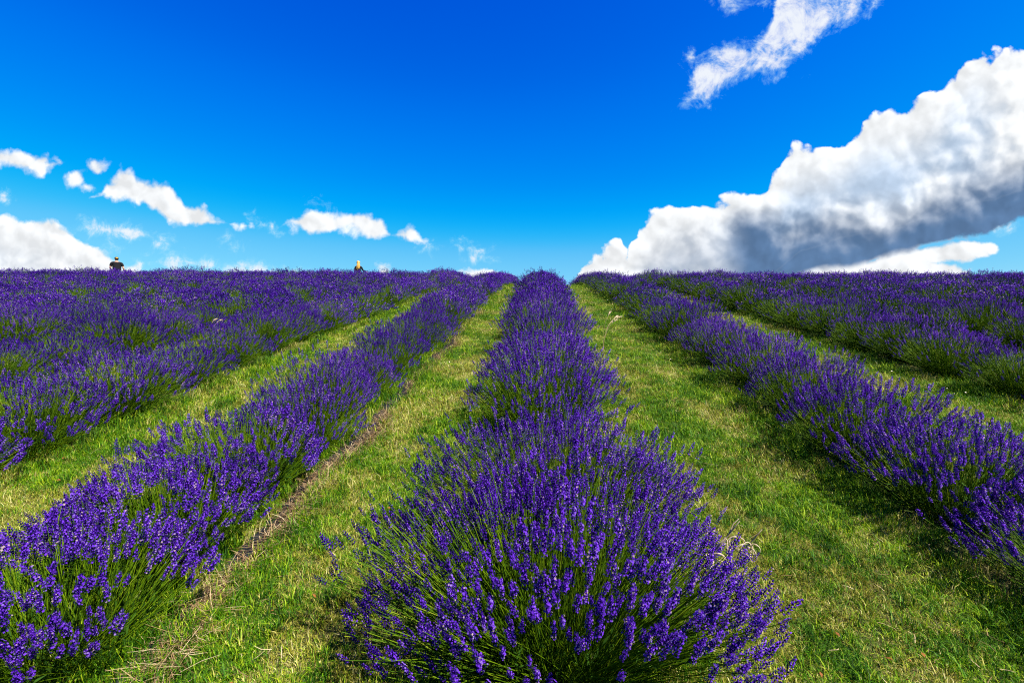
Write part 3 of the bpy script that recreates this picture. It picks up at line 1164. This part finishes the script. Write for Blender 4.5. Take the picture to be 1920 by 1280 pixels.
# loose dead stalks and clippings in the turf
n = 2600
y = 0.6 + 11 * rng.uniform(0, 1, n) ** 1.6
x = rng.uniform(-1, 1, n) * (y * 1.2 + 0.8)
k_ = row_dist(x) > 0.40
x, y = x[k_], y[k_]
P = np.stack([x, y, ground_z(x, y) + rng.uniform(0.012, 0.035, len(x))], 1)
o = add_obj('grass_clippings', straw_mesh('grass_clippings', P, rng, (0.015, 0.07), 0.0012))
tag(o, 'loose pale grass clippings scattered over the mown paths', None, None, 'stuff')

# clover heads in the turf near the rows
cv, cf = bipyramid(6, 0.007, 0.011, 0.5)
n = 420
y = 4.5 + 12 * rng.uniform(0, 1, n)
rowx = rng.choice(list(ROWS.values()), n)
x = rowx + rng.choice([-1, 1], n) * rng.uniform(0.50, 0.68, n)
P = np.stack([x, y, ground_z(x, y) + rng.uniform(0.03, 0.06, n)], 1)
v, f, t = place(cv, cf, np.full(len(cv), 0.95), P, np.tile([[0, 0, 1.0]], (n, 1)), rng.uniform(0.7, 1.2, n), rng)
M_CLOVER = simple('clover_white', (0.70, 0.62, 0.52), 0.8, 0.1)
o = add_obj('clover_flowers', make_mesh('clover_flowers', v, f, [M_CLOVER]))
tag(o, 'tiny white clover flowers dotted along the edges of the paths', None, None, 'stuff')
# little fallen leaves
n = 380
y = 0.9 + 8 * rng.uniform(0, 1, n) ** 1.4
x = rng.uniform(-1, 1, n) * (y * 1.1 + 0.8)
k_ = row_dist(x) > 0.42
x, y = x[k_], y[k_]
n = len(x)
P = np.stack([x, y, ground_z(x, y) + 0.035], 1)
lv_ = np.array([[0, -0.010, 0], [0.006, 0, 0.003], [0, 0.012, 0], [-0.006, 0, 0.003]])
D = np.stack([rng.normal(0, .5, n), rng.normal(0, .5, n), np.ones(n)], 1)
v, f, t = place(lv_, np.array([[0, 1, 2, 3]]), np.full(4, 0.5), P, D, rng.uniform(0.5, 1.2, n), rng)
M_RUSSET = simple('russet_leaf', (0.17, 0.06, 0.015), 0.8, 0.1)
o = add_obj('fallen_leaves', make_mesh('fallen_leaves', v, f, [M_RUSSET]))
tag(o, 'tiny russet dead leaves scattered in the mown paths', None, None, 'stuff')


# ------------------------------------------------------------------ single tall grasses and withered weeds
def curve_tube(pts, r0, r1, sides=5):
    pts = [Vector(p) for p in pts]
    V, Fs = [], []
    for i, p in enumerate(pts):
        a = (pts[min(i + 1, len(pts) - 1)] - pts[max(i - 1, 0)]).normalized()
        x = a.cross(Vector((0.3, 1, 0.2))).normalized(); yv = a.cross(x)
        r = r0 + (r1 - r0) * i / (len(pts) - 1)
        for s in range(sides):
            t = s * 2 * math.pi / sides
            V.append(p + (x * math.cos(t) + yv * math.sin(t)) * r)
    for i in range(len(pts) - 1):
        for s in range(sides):
            j = (s + 1) % sides
            Fs.append((i * sides + s, i * sides + j, (i + 1) * sides + j, (i + 1) * sides + s))
    return np.array([tuple(v) for v in V]), np.array(Fs)


def const_mesh(name, v, f, mat, t=0.6):
    r_ = np.random.default_rng(len(v))
    return make_mesh(name, v, f, [mat], {'tint': np.clip(r_.normal(t, 0.15, len(v)), 0, 1)}, smooth=True)


def seed_grass(x, y, label, stalks, lean):
    root = bpy.data.objects.new('seeding_grass', None)
    root.location = (x, y, gz(x, y))
    COL.objects.link(root)
    tag(root, label, 'tall grass')
    r_ = random.Random(int(x * 100 + y * 10))
    for s in range(stalks):
        a = lean + r_.uniform(-0.7, 0.7)
        out = r_.uniform(0.10, 0.24); hh = r_.uniform(0.42, 0.60)
        pts = [(0.01 * s, 0, 0), (out * 0.2 * math.cos(a), out * 0.2 * math.sin(a), hh * 0.5),
               (out * 0.55 * math.cos(a), out * 0.55 * math.sin(a), hh * 0.85), (out * math.cos(a), out * math.sin(a), hh)]
        v, f = curve_tube(pts, 0.0016, 0.001)
        st_ = add_obj('stalk', const_mesh('stalk', v, f, M_STRAW, 0.7), root)
        # feathery head
        e0, e1 = Vector(pts[-2]), Vector(pts[-1])
        dr = (e1 - e0).normalized()
        n_ = 46
        ts = np.linspace(0, 1, n_)
        P_ = np.array([tuple(e1 + dr * (t * 0.11) + Vector((0, 0, -0.035 * t * t))) for t in ts])
        rg = np.random.default_rng(s + 5)
        D_ = np.array([tuple(dr)] * n_) + rg.normal(0, 0.35, (n_, 3))
        bv, bf = bipyramid(3, 0.0024, 0.014, 0.4)
        v, f, t = place(bv, bf, np.full(len(bv), 0.6), P_, D_, 1.3 * np.sin(np.pi * (ts * 0.85 + 0.1)) + 0.25, rg, tint_w=0.2)
        add_obj('seed_head', make_mesh('seed_head', v, f, [M_SEED], {'tint': t}), root)
    lv_, lf_ = [], []
    off = 0
    for s in range(9):
        a = r_.uniform(0, 6.28); L = r_.uniform(0.15, 0.3)
        v, f = curve_tube([(0, 0, 0), (L * .3 * math.cos(a), L * .3 * math.sin(a), L * .7), (L * .9 * math.cos(a), L * .9 * math.sin(a), L * .75)], 0.003, 0.0006, 3)
        lv_.append(v); lf_.append(f + off); off += len(v)
    add_obj('blades', make_mesh('blades', np.concatenate(lv_), np.concatenate(lf_), [M_GRASS],
                                {'tint': np.full(off, .4), 'dry': np.full(off, .95)}), root, kind='stuff')


seed_grass(0.80, 5.9, 'tall grass with pale pink seed heads leaning over the path from the middle row', 6, 0.1)
seed_grass(-4.05, 5.2, 'tall dry grass with pale seed heads among the second row on the left', 3, 0.5)


def withered(x, y, z, label, seed, s=1.0):
    root = bpy.data.objects.new('withered_weed', None)
    root.location = (x, y, gz(x, y))
    COL.objects.link(root)
    tag(root, label, 'weed', 'withered weeds at the side of the middle row')
    r_ = random.Random(seed)
    top = Vector((0.05, 0, z))
    v, f = curve_tube([(-0.12, 0.05, 0), (-0.05, 0.02, z * 0.6), tuple(top)], 0.0028, 0.002)
    add_obj('stalk', const_mesh('stalk', v, f, M_SEED, 0.5), root)
    for k in range(9):
        a = r_.uniform(0, 6.28); L = r_.uniform(0.05, 0.095) * s
        pts = []
        ph = r_.uniform(0.2, 1.2); cur = Vector(top) - Vector((0, 0, r_.uniform(0, 0.06)))
        for q in range(6):
            pts.append(tuple(cur))
            cur = cur + Vector((math.cos(a) * math.cos(ph), math.sin(a) * math.cos(ph), math.sin(ph))) * L / 5
            ph -= r_.uniform(0.35, 0.65)
        v, f = curve_tube(pts, 0.0022, 0.0009, 4)
        add_obj('curled_leaf', const_mesh('curled_leaf', v, f, M_SEED, 0.85), root)
    for k in range(3):
        a = r_.uniform(-0.8, 0.8)
        pts = [tuple(top), tuple(top + Vector((0.02 * math.cos(a), 0.03 * math.sin(a), 0.04))), tuple(top + Vector((0.04 * math.cos(a), 0.03 * math.sin(a), 0.06)))]
        v, f = curve_tube(pts, 0.0025, 0.002, 4)
        add_obj('seed_pod', const_mesh('seed_pod', v, f, M_STRAW, 0.8), root)


withered(0.66, 1.72, 0.40, 'pale withered weed with curled leaves poking out of the middle row', 3, 1.1)
withered(0.78, 1.80, 0.33, 'straw coloured weed with brown pods leaning over the right hand path', 8, 0.9)
withered(0.56, 1.60, 0.40, 'dry twisted weed tangled in the flowers nearest the camera', 15, 1.0)


# ------------------------------------------------------------------ two people beyond the crest
def skin_body(name, joints, bones, mat, parent, sub=2):
    """joints: name -> (x,y,z,r); bones: pairs. One continuous skinned surface."""
    names = list(joints)
    me = bpy.data.meshes.new(name)
    me.from_pydata([joints[n][:3] for n in names], [(names.index(a), names.index(b)) for a, b in bones], [])
    o = bpy.data.objects.new(name, me)
    COL.objects.link(o)
    o.parent = parent
    me.materials.append(mat)
    mod = o.modifiers.new('skin', 'SKIN')
    if not me.skin_vertices:
        me.skin_vertices.new(name='')
    for i, n in enumerate(names):
        r = joints[n][3]
        me.skin_vertices[0].data[i].radius = (r, r) if not isinstance(r, tuple) else r
        me.skin_vertices[0].data[i].use_root = (i == 0)
    mod.use_smooth_shade = True
    sb = o.modifiers.new('subdivision', 'SUBSURF')
    sb.levels = sb.render_levels = sub
    return o


def hand(J, B, wrist, wpos, dirv, side, r=0.0085):
    """palm and five fingers growing from the wrist joint"""
    d = Vector(dirv).normalized()
    s = d.cross(Vector((0, 0, 1))).normalized() * side
    p = Vector(wpos)
    J[wrist + '_palm'] = (*(p + d * 0.055), 0.026)
    B.append((wrist, wrist + '_palm'))
    for k, (off, L) in enumerate([(-0.026, 0.062), (-0.009, 0.075), (0.009, 0.07), (0.025, 0.055)]):
        a = p + d * 0.075 + s * off
        J[f'{wrist}_k{k}'] = (*a, r)
        J[f'{wrist}_m{k}'] = (*(a + d * L * 0.55 + Vector((0, 0, -0.006))), r * 0.9)
        J[f'{wrist}_t{k}'] = (*(a + d * L * 0.95 + Vector((0, 0, -0.022))), r * 0.75)
        B += [(f'{wrist}_palm', f'{wrist}_k{k}'), (f'{wrist}_k{k}', f'{wrist}_m{k}'), (f'{wrist}_m{k}', f'{wrist}_t{k}')]
    a = p + d * 0.03 - s * 0.028
    J[wrist + '_th1'] = (*a, r * 1.1)
    J[wrist + '_th2'] = (*(a + d * 0.03 - s * 0.022), r * 0.95)
    J[wrist + '_th3'] = (*(a + d * 0.055 - s * 0.026), r * 0.8)
    B += [(wrist, wrist + '_th1'), (wrist + '_th1', wrist + '_th2'), (wrist + '_th2', wrist + '_th3')]


def ellipsoid(c, r, seg=16, rings=10, zmin=-1.0):
    V, Fs = [], []
    for i in range(rings + 1):
        ph = math.pi * i / rings
        cz = max(math.cos(ph), zmin)
        for j in range(seg):
            th = 2 * math.pi * j / seg
            V.append((c[0] + r[0] * math.sin(ph) * math.cos(th), c[1] + r[1] * math.sin(ph) * math.sin(th), c[2] + r[2] * cz))
    for i in range(rings):
        for j in range(seg):
            k = (j + 1) % seg
            Fs.append((i * seg + j, (i + 1) * seg + j, (i + 1) * seg + k, i * seg + k))
    return np.array(V), np.array(Fs)


def person(loc, rz, h, build, label, arms, woman):
    root = bpy.data.objects.new('person', None)
    root.location = loc
    root.rotation_euler = (0, 0, rz)
    root.scale = (h / 1.75,) * 3
    COL.objects.link(root)
    tag(root, label, 'person')
    w = build
    J, B = {}, []
    J['pelvis'] = (0, 0, 0.95, (0.15 * w, 0.11 * w))
    J['waist'] = (0, 0, 1.10, (0.135 * w, 0.10 * w))
    J['chest'] = (0, 0.01, 1.30, (0.155 * w, 0.11 * w))
    J['collar'] = (0, 0, 1.43, (0.085 * w, 0.07))
    J['neck'] = (0, 0.01, 1.50, 0.052)
    J['skull_low'] = (0, 0.03, 1.575, 0.066)
    J['skull'] = (0, 0.02, 1.65, 0.080)
    J['skull_top'] = (0, 0.01, 1.705, 0.055)
    J['nose'] = (0, 0.115, 1.60, 0.014)
    J['chin'] = (0, 0.085, 1.535, 0.028)
    B += [('pelvis', 'waist'), ('waist', 'chest'), ('chest', 'collar'), ('collar', 'neck'), ('neck', 'skull_low'),
          ('skull_low', 'skull'), ('skull', 'skull_top'), ('skull', 'nose'), ('skull_low', 'chin')]
    for s, nm in ((-1, 'l'), (1, 'r')):
        J[nm + '_ear'] = (s * 0.085, 0.01, 1.61, 0.016)
        B.append(('skull', nm + '_ear'))
        J[nm + '_hip'] = (s * 0.095 * w, 0, 0.90, 0.092 * w)
        J[nm + '_knee'] = (s * 0.11, 0.02, 0.50, 0.060)
        J[nm + '_calf'] = (s * 0.11, -0.01, 0.36, 0.055)
        J[nm + '_ankle'] = (s * 0.115, -0.01, 0.09, 0.038)
        J[nm + '_toe'] = (s * 0.13, 0.16, 0.035, 0.032)
        B += [('pelvis', nm + '_hip'), (nm + '_hip', nm + '_knee'), (nm + '_knee', nm + '_calf'), (nm + '_calf', nm + '_ankle'), (nm + '_ankle', nm + '_toe')]
        sh, el, wr = arms[nm]
        J[nm + '_shoulder'] = (*sh, 0.062 * w)
        J[nm + '_elbow'] = (*el, 0.043)
        J[nm + '_wrist'] = (*wr, 0.028)
        B += [('collar', nm + '_shoulder'), (nm + '_shoulder', nm + '_elbow'), (nm + '_elbow', nm + '_wrist')]
        hand(J, B, nm + '_wrist', wr, Vector(wr) - Vector(el), s)
    skin_body('body', J, B, M_SKIN, root)
    # shirt
    g = 0.012
    T, TB = {}, []
    T['hem'] = (0, 0, 0.86, (0.175 * w + g, 0.15 * w + g)); T['waist'] = (0, 0, 1.02, (0.17 * w + g, 0.135 * w + g)); T['mid'] = (0, 0, 1.18, (0.165 * w + g, 0.13 * w + g))
    T['chest'] = (0, 0.01, 1.32, (0.18 * w + g, 0.13 * w + g)); T['collar'] = (0, 0, 1.42, (0.095 * w + g, 0.08 + g))
    T['neck'] = (0, 0, 1.465, 0.066)
    TB += [('hem', 'waist'), ('waist', 'mid'), ('mid', 'chest'), ('chest', 'collar'), ('collar', 'neck')]
    for s, nm in ((-1, 'l'), (1, 'r')):
        sh, el, wr = [Vector(q) for q in arms[nm]]
        T[nm + '_s'] = (*sh, 0.066 * w + g)
        if woman:
            T[nm + '_e'] = (*el, 0.055); T[nm + '_w'] = (*(el.lerp(wr, 0.92)), 0.04)
            TB += [('collar', nm + '_s'), (nm + '_s', nm + '_e'), (nm + '_e', nm + '_w')]
        else:
            T[nm + '_e'] = (*(sh.lerp(el, 0.72)), 0.068)
            TB += [('collar', nm + '_s'), (nm + '_s', nm + '_e')]
    skin_body('shirt', T, TB, M_BLACK, root)
    Q, QB = {}, []
    Q['pelvis'] = (0, 0, 0.97, (0.158 * w + g, 0.12 * w + g))
    for s, nm in ((-1, 'l'), (1, 'r')):
        Q[nm + 'h'] = (s * 0.095 * w, 0, 0.88, 0.105 * w); Q[nm + 'k'] = (s * 0.11, 0.02, 0.50, 0.076); Q[nm + 'a'] = (s * 0.115, -0.005, 0.10, 0.062)
        QB += [('pelvis', nm + 'h'), (nm + 'h', nm + 'k'), (nm + 'k', nm + 'a')]
        v, f = ellipsoid((s * 0.125, 0.07, 0.035), (0.05, 0.14, 0.045))
        add_obj('shoe', make_mesh('shoe', v, f, [M_SHOE], smooth=True), root)
    skin_body('jeans', Q, QB, M_DENIM, root)
    for s in (-1, 1):
        v, f = ellipsoid((s * 0.032, 0.088, 1.635), (0.012, 0.008, 0.008), 8, 6)
        add_obj('eye', make_mesh('eye', v, f, [M_SHOE], smooth=True), root)
    v, f = ellipsoid((0, 0.10, 1.565), (0.024, 0.01, 0.006), 8, 6)
    add_obj('mouth', make_mesh('mouth', v, f, [M_PATCH], smooth=True), root)
    return root


def stand(px, y):
    d = pix_dir(px, 500)
    x = y * d.x / d.y
    return x, y, gz(x, y)


lx, ly, lz = stand(219, 25.3)
man = person((lx, ly, lz), math.radians(44), 1.80, 1.18, 'person in a black T-shirt and dark cap seen from behind above the lavender', {
    'l': ((-0.215, 0, 1.40), (-0.29, 0.03, 1.12), (-0.24, 0.18, 0.98)),
    'r': ((0.215, 0, 1.40), (0.29, -0.02, 1.14), (0.33, 0.10, 0.95))}, False)
v, f = ellipsoid((0, 0.0, 1.665), (0.098, 0.112, 0.098), 20, 12, -0.15)
cap = add_obj('cap', make_mesh('cap', v, f, [M_CAP], smooth=True), man)
v, f = ellipsoid((0, 0.13, 1.665), (0.075, 0.09, 0.012), 16, 6)
add_obj('cap_brim', make_mesh('cap_brim', v, f, [M_CAP], smooth=True), cap)
v, f = ellipsoid((0.01, -0.075, 1.69), (0.058, 0.045, 0.045), 14, 8)
add_obj('cap_patch', make_mesh('cap_patch', v, f, [M_PATCH], smooth=True), cap)
lx, ly, lz = stand(672, 26.0)
wom = person((lx, ly, lz), math.radians(20), 1.68, 0.86, 'person with long blond hair and a black top stretching one arm out', {
    'l': ((-0.165, 0, 1.40), (-0.22, 0.0, 1.12), (-0.18, 0.14, 0.95)),
    'r': ((0.165, 0, 1.40), (0.26, 0.03, 1.20), (0.45, 0.10, 1.13))}, True)
hv, hf = [], []
v1, f1 = ellipsoid((0, -0.005, 1.665), (0.105, 0.115, 0.105), 18, 12, -0.4)
v2, f2 = ellipsoid((0, -0.085, 1.47), (0.10, 0.05, 0.21), 18, 12)
hv = np.concatenate([v1, v2]); hf = np.concatenate([f1, f2 + len(v1)])
nz = np.array([mnoise.noise(Vector(p) * 14) for p in hv])
hv = hv + np.stack([nz * 0.014, nz * 0.010, nz * 0], 1)
add_obj('hair', make_mesh('hair', hv, hf, [M_BLOND], smooth=True), wom)
v, f = curve_tube([(-0.05, -0.09, 1.62), (-0.085, -0.10, 1.45), (-0.09, -0.10, 1.30), (-0.06, -0.11, 1.20)], 0.03, 0.006, 8)
add_obj('lock_of_hair', make_mesh('lock_of_hair', v, f, [M_BLOND], smooth=True), wom)
print('bushes', len(near), len(mid_), len(far_))
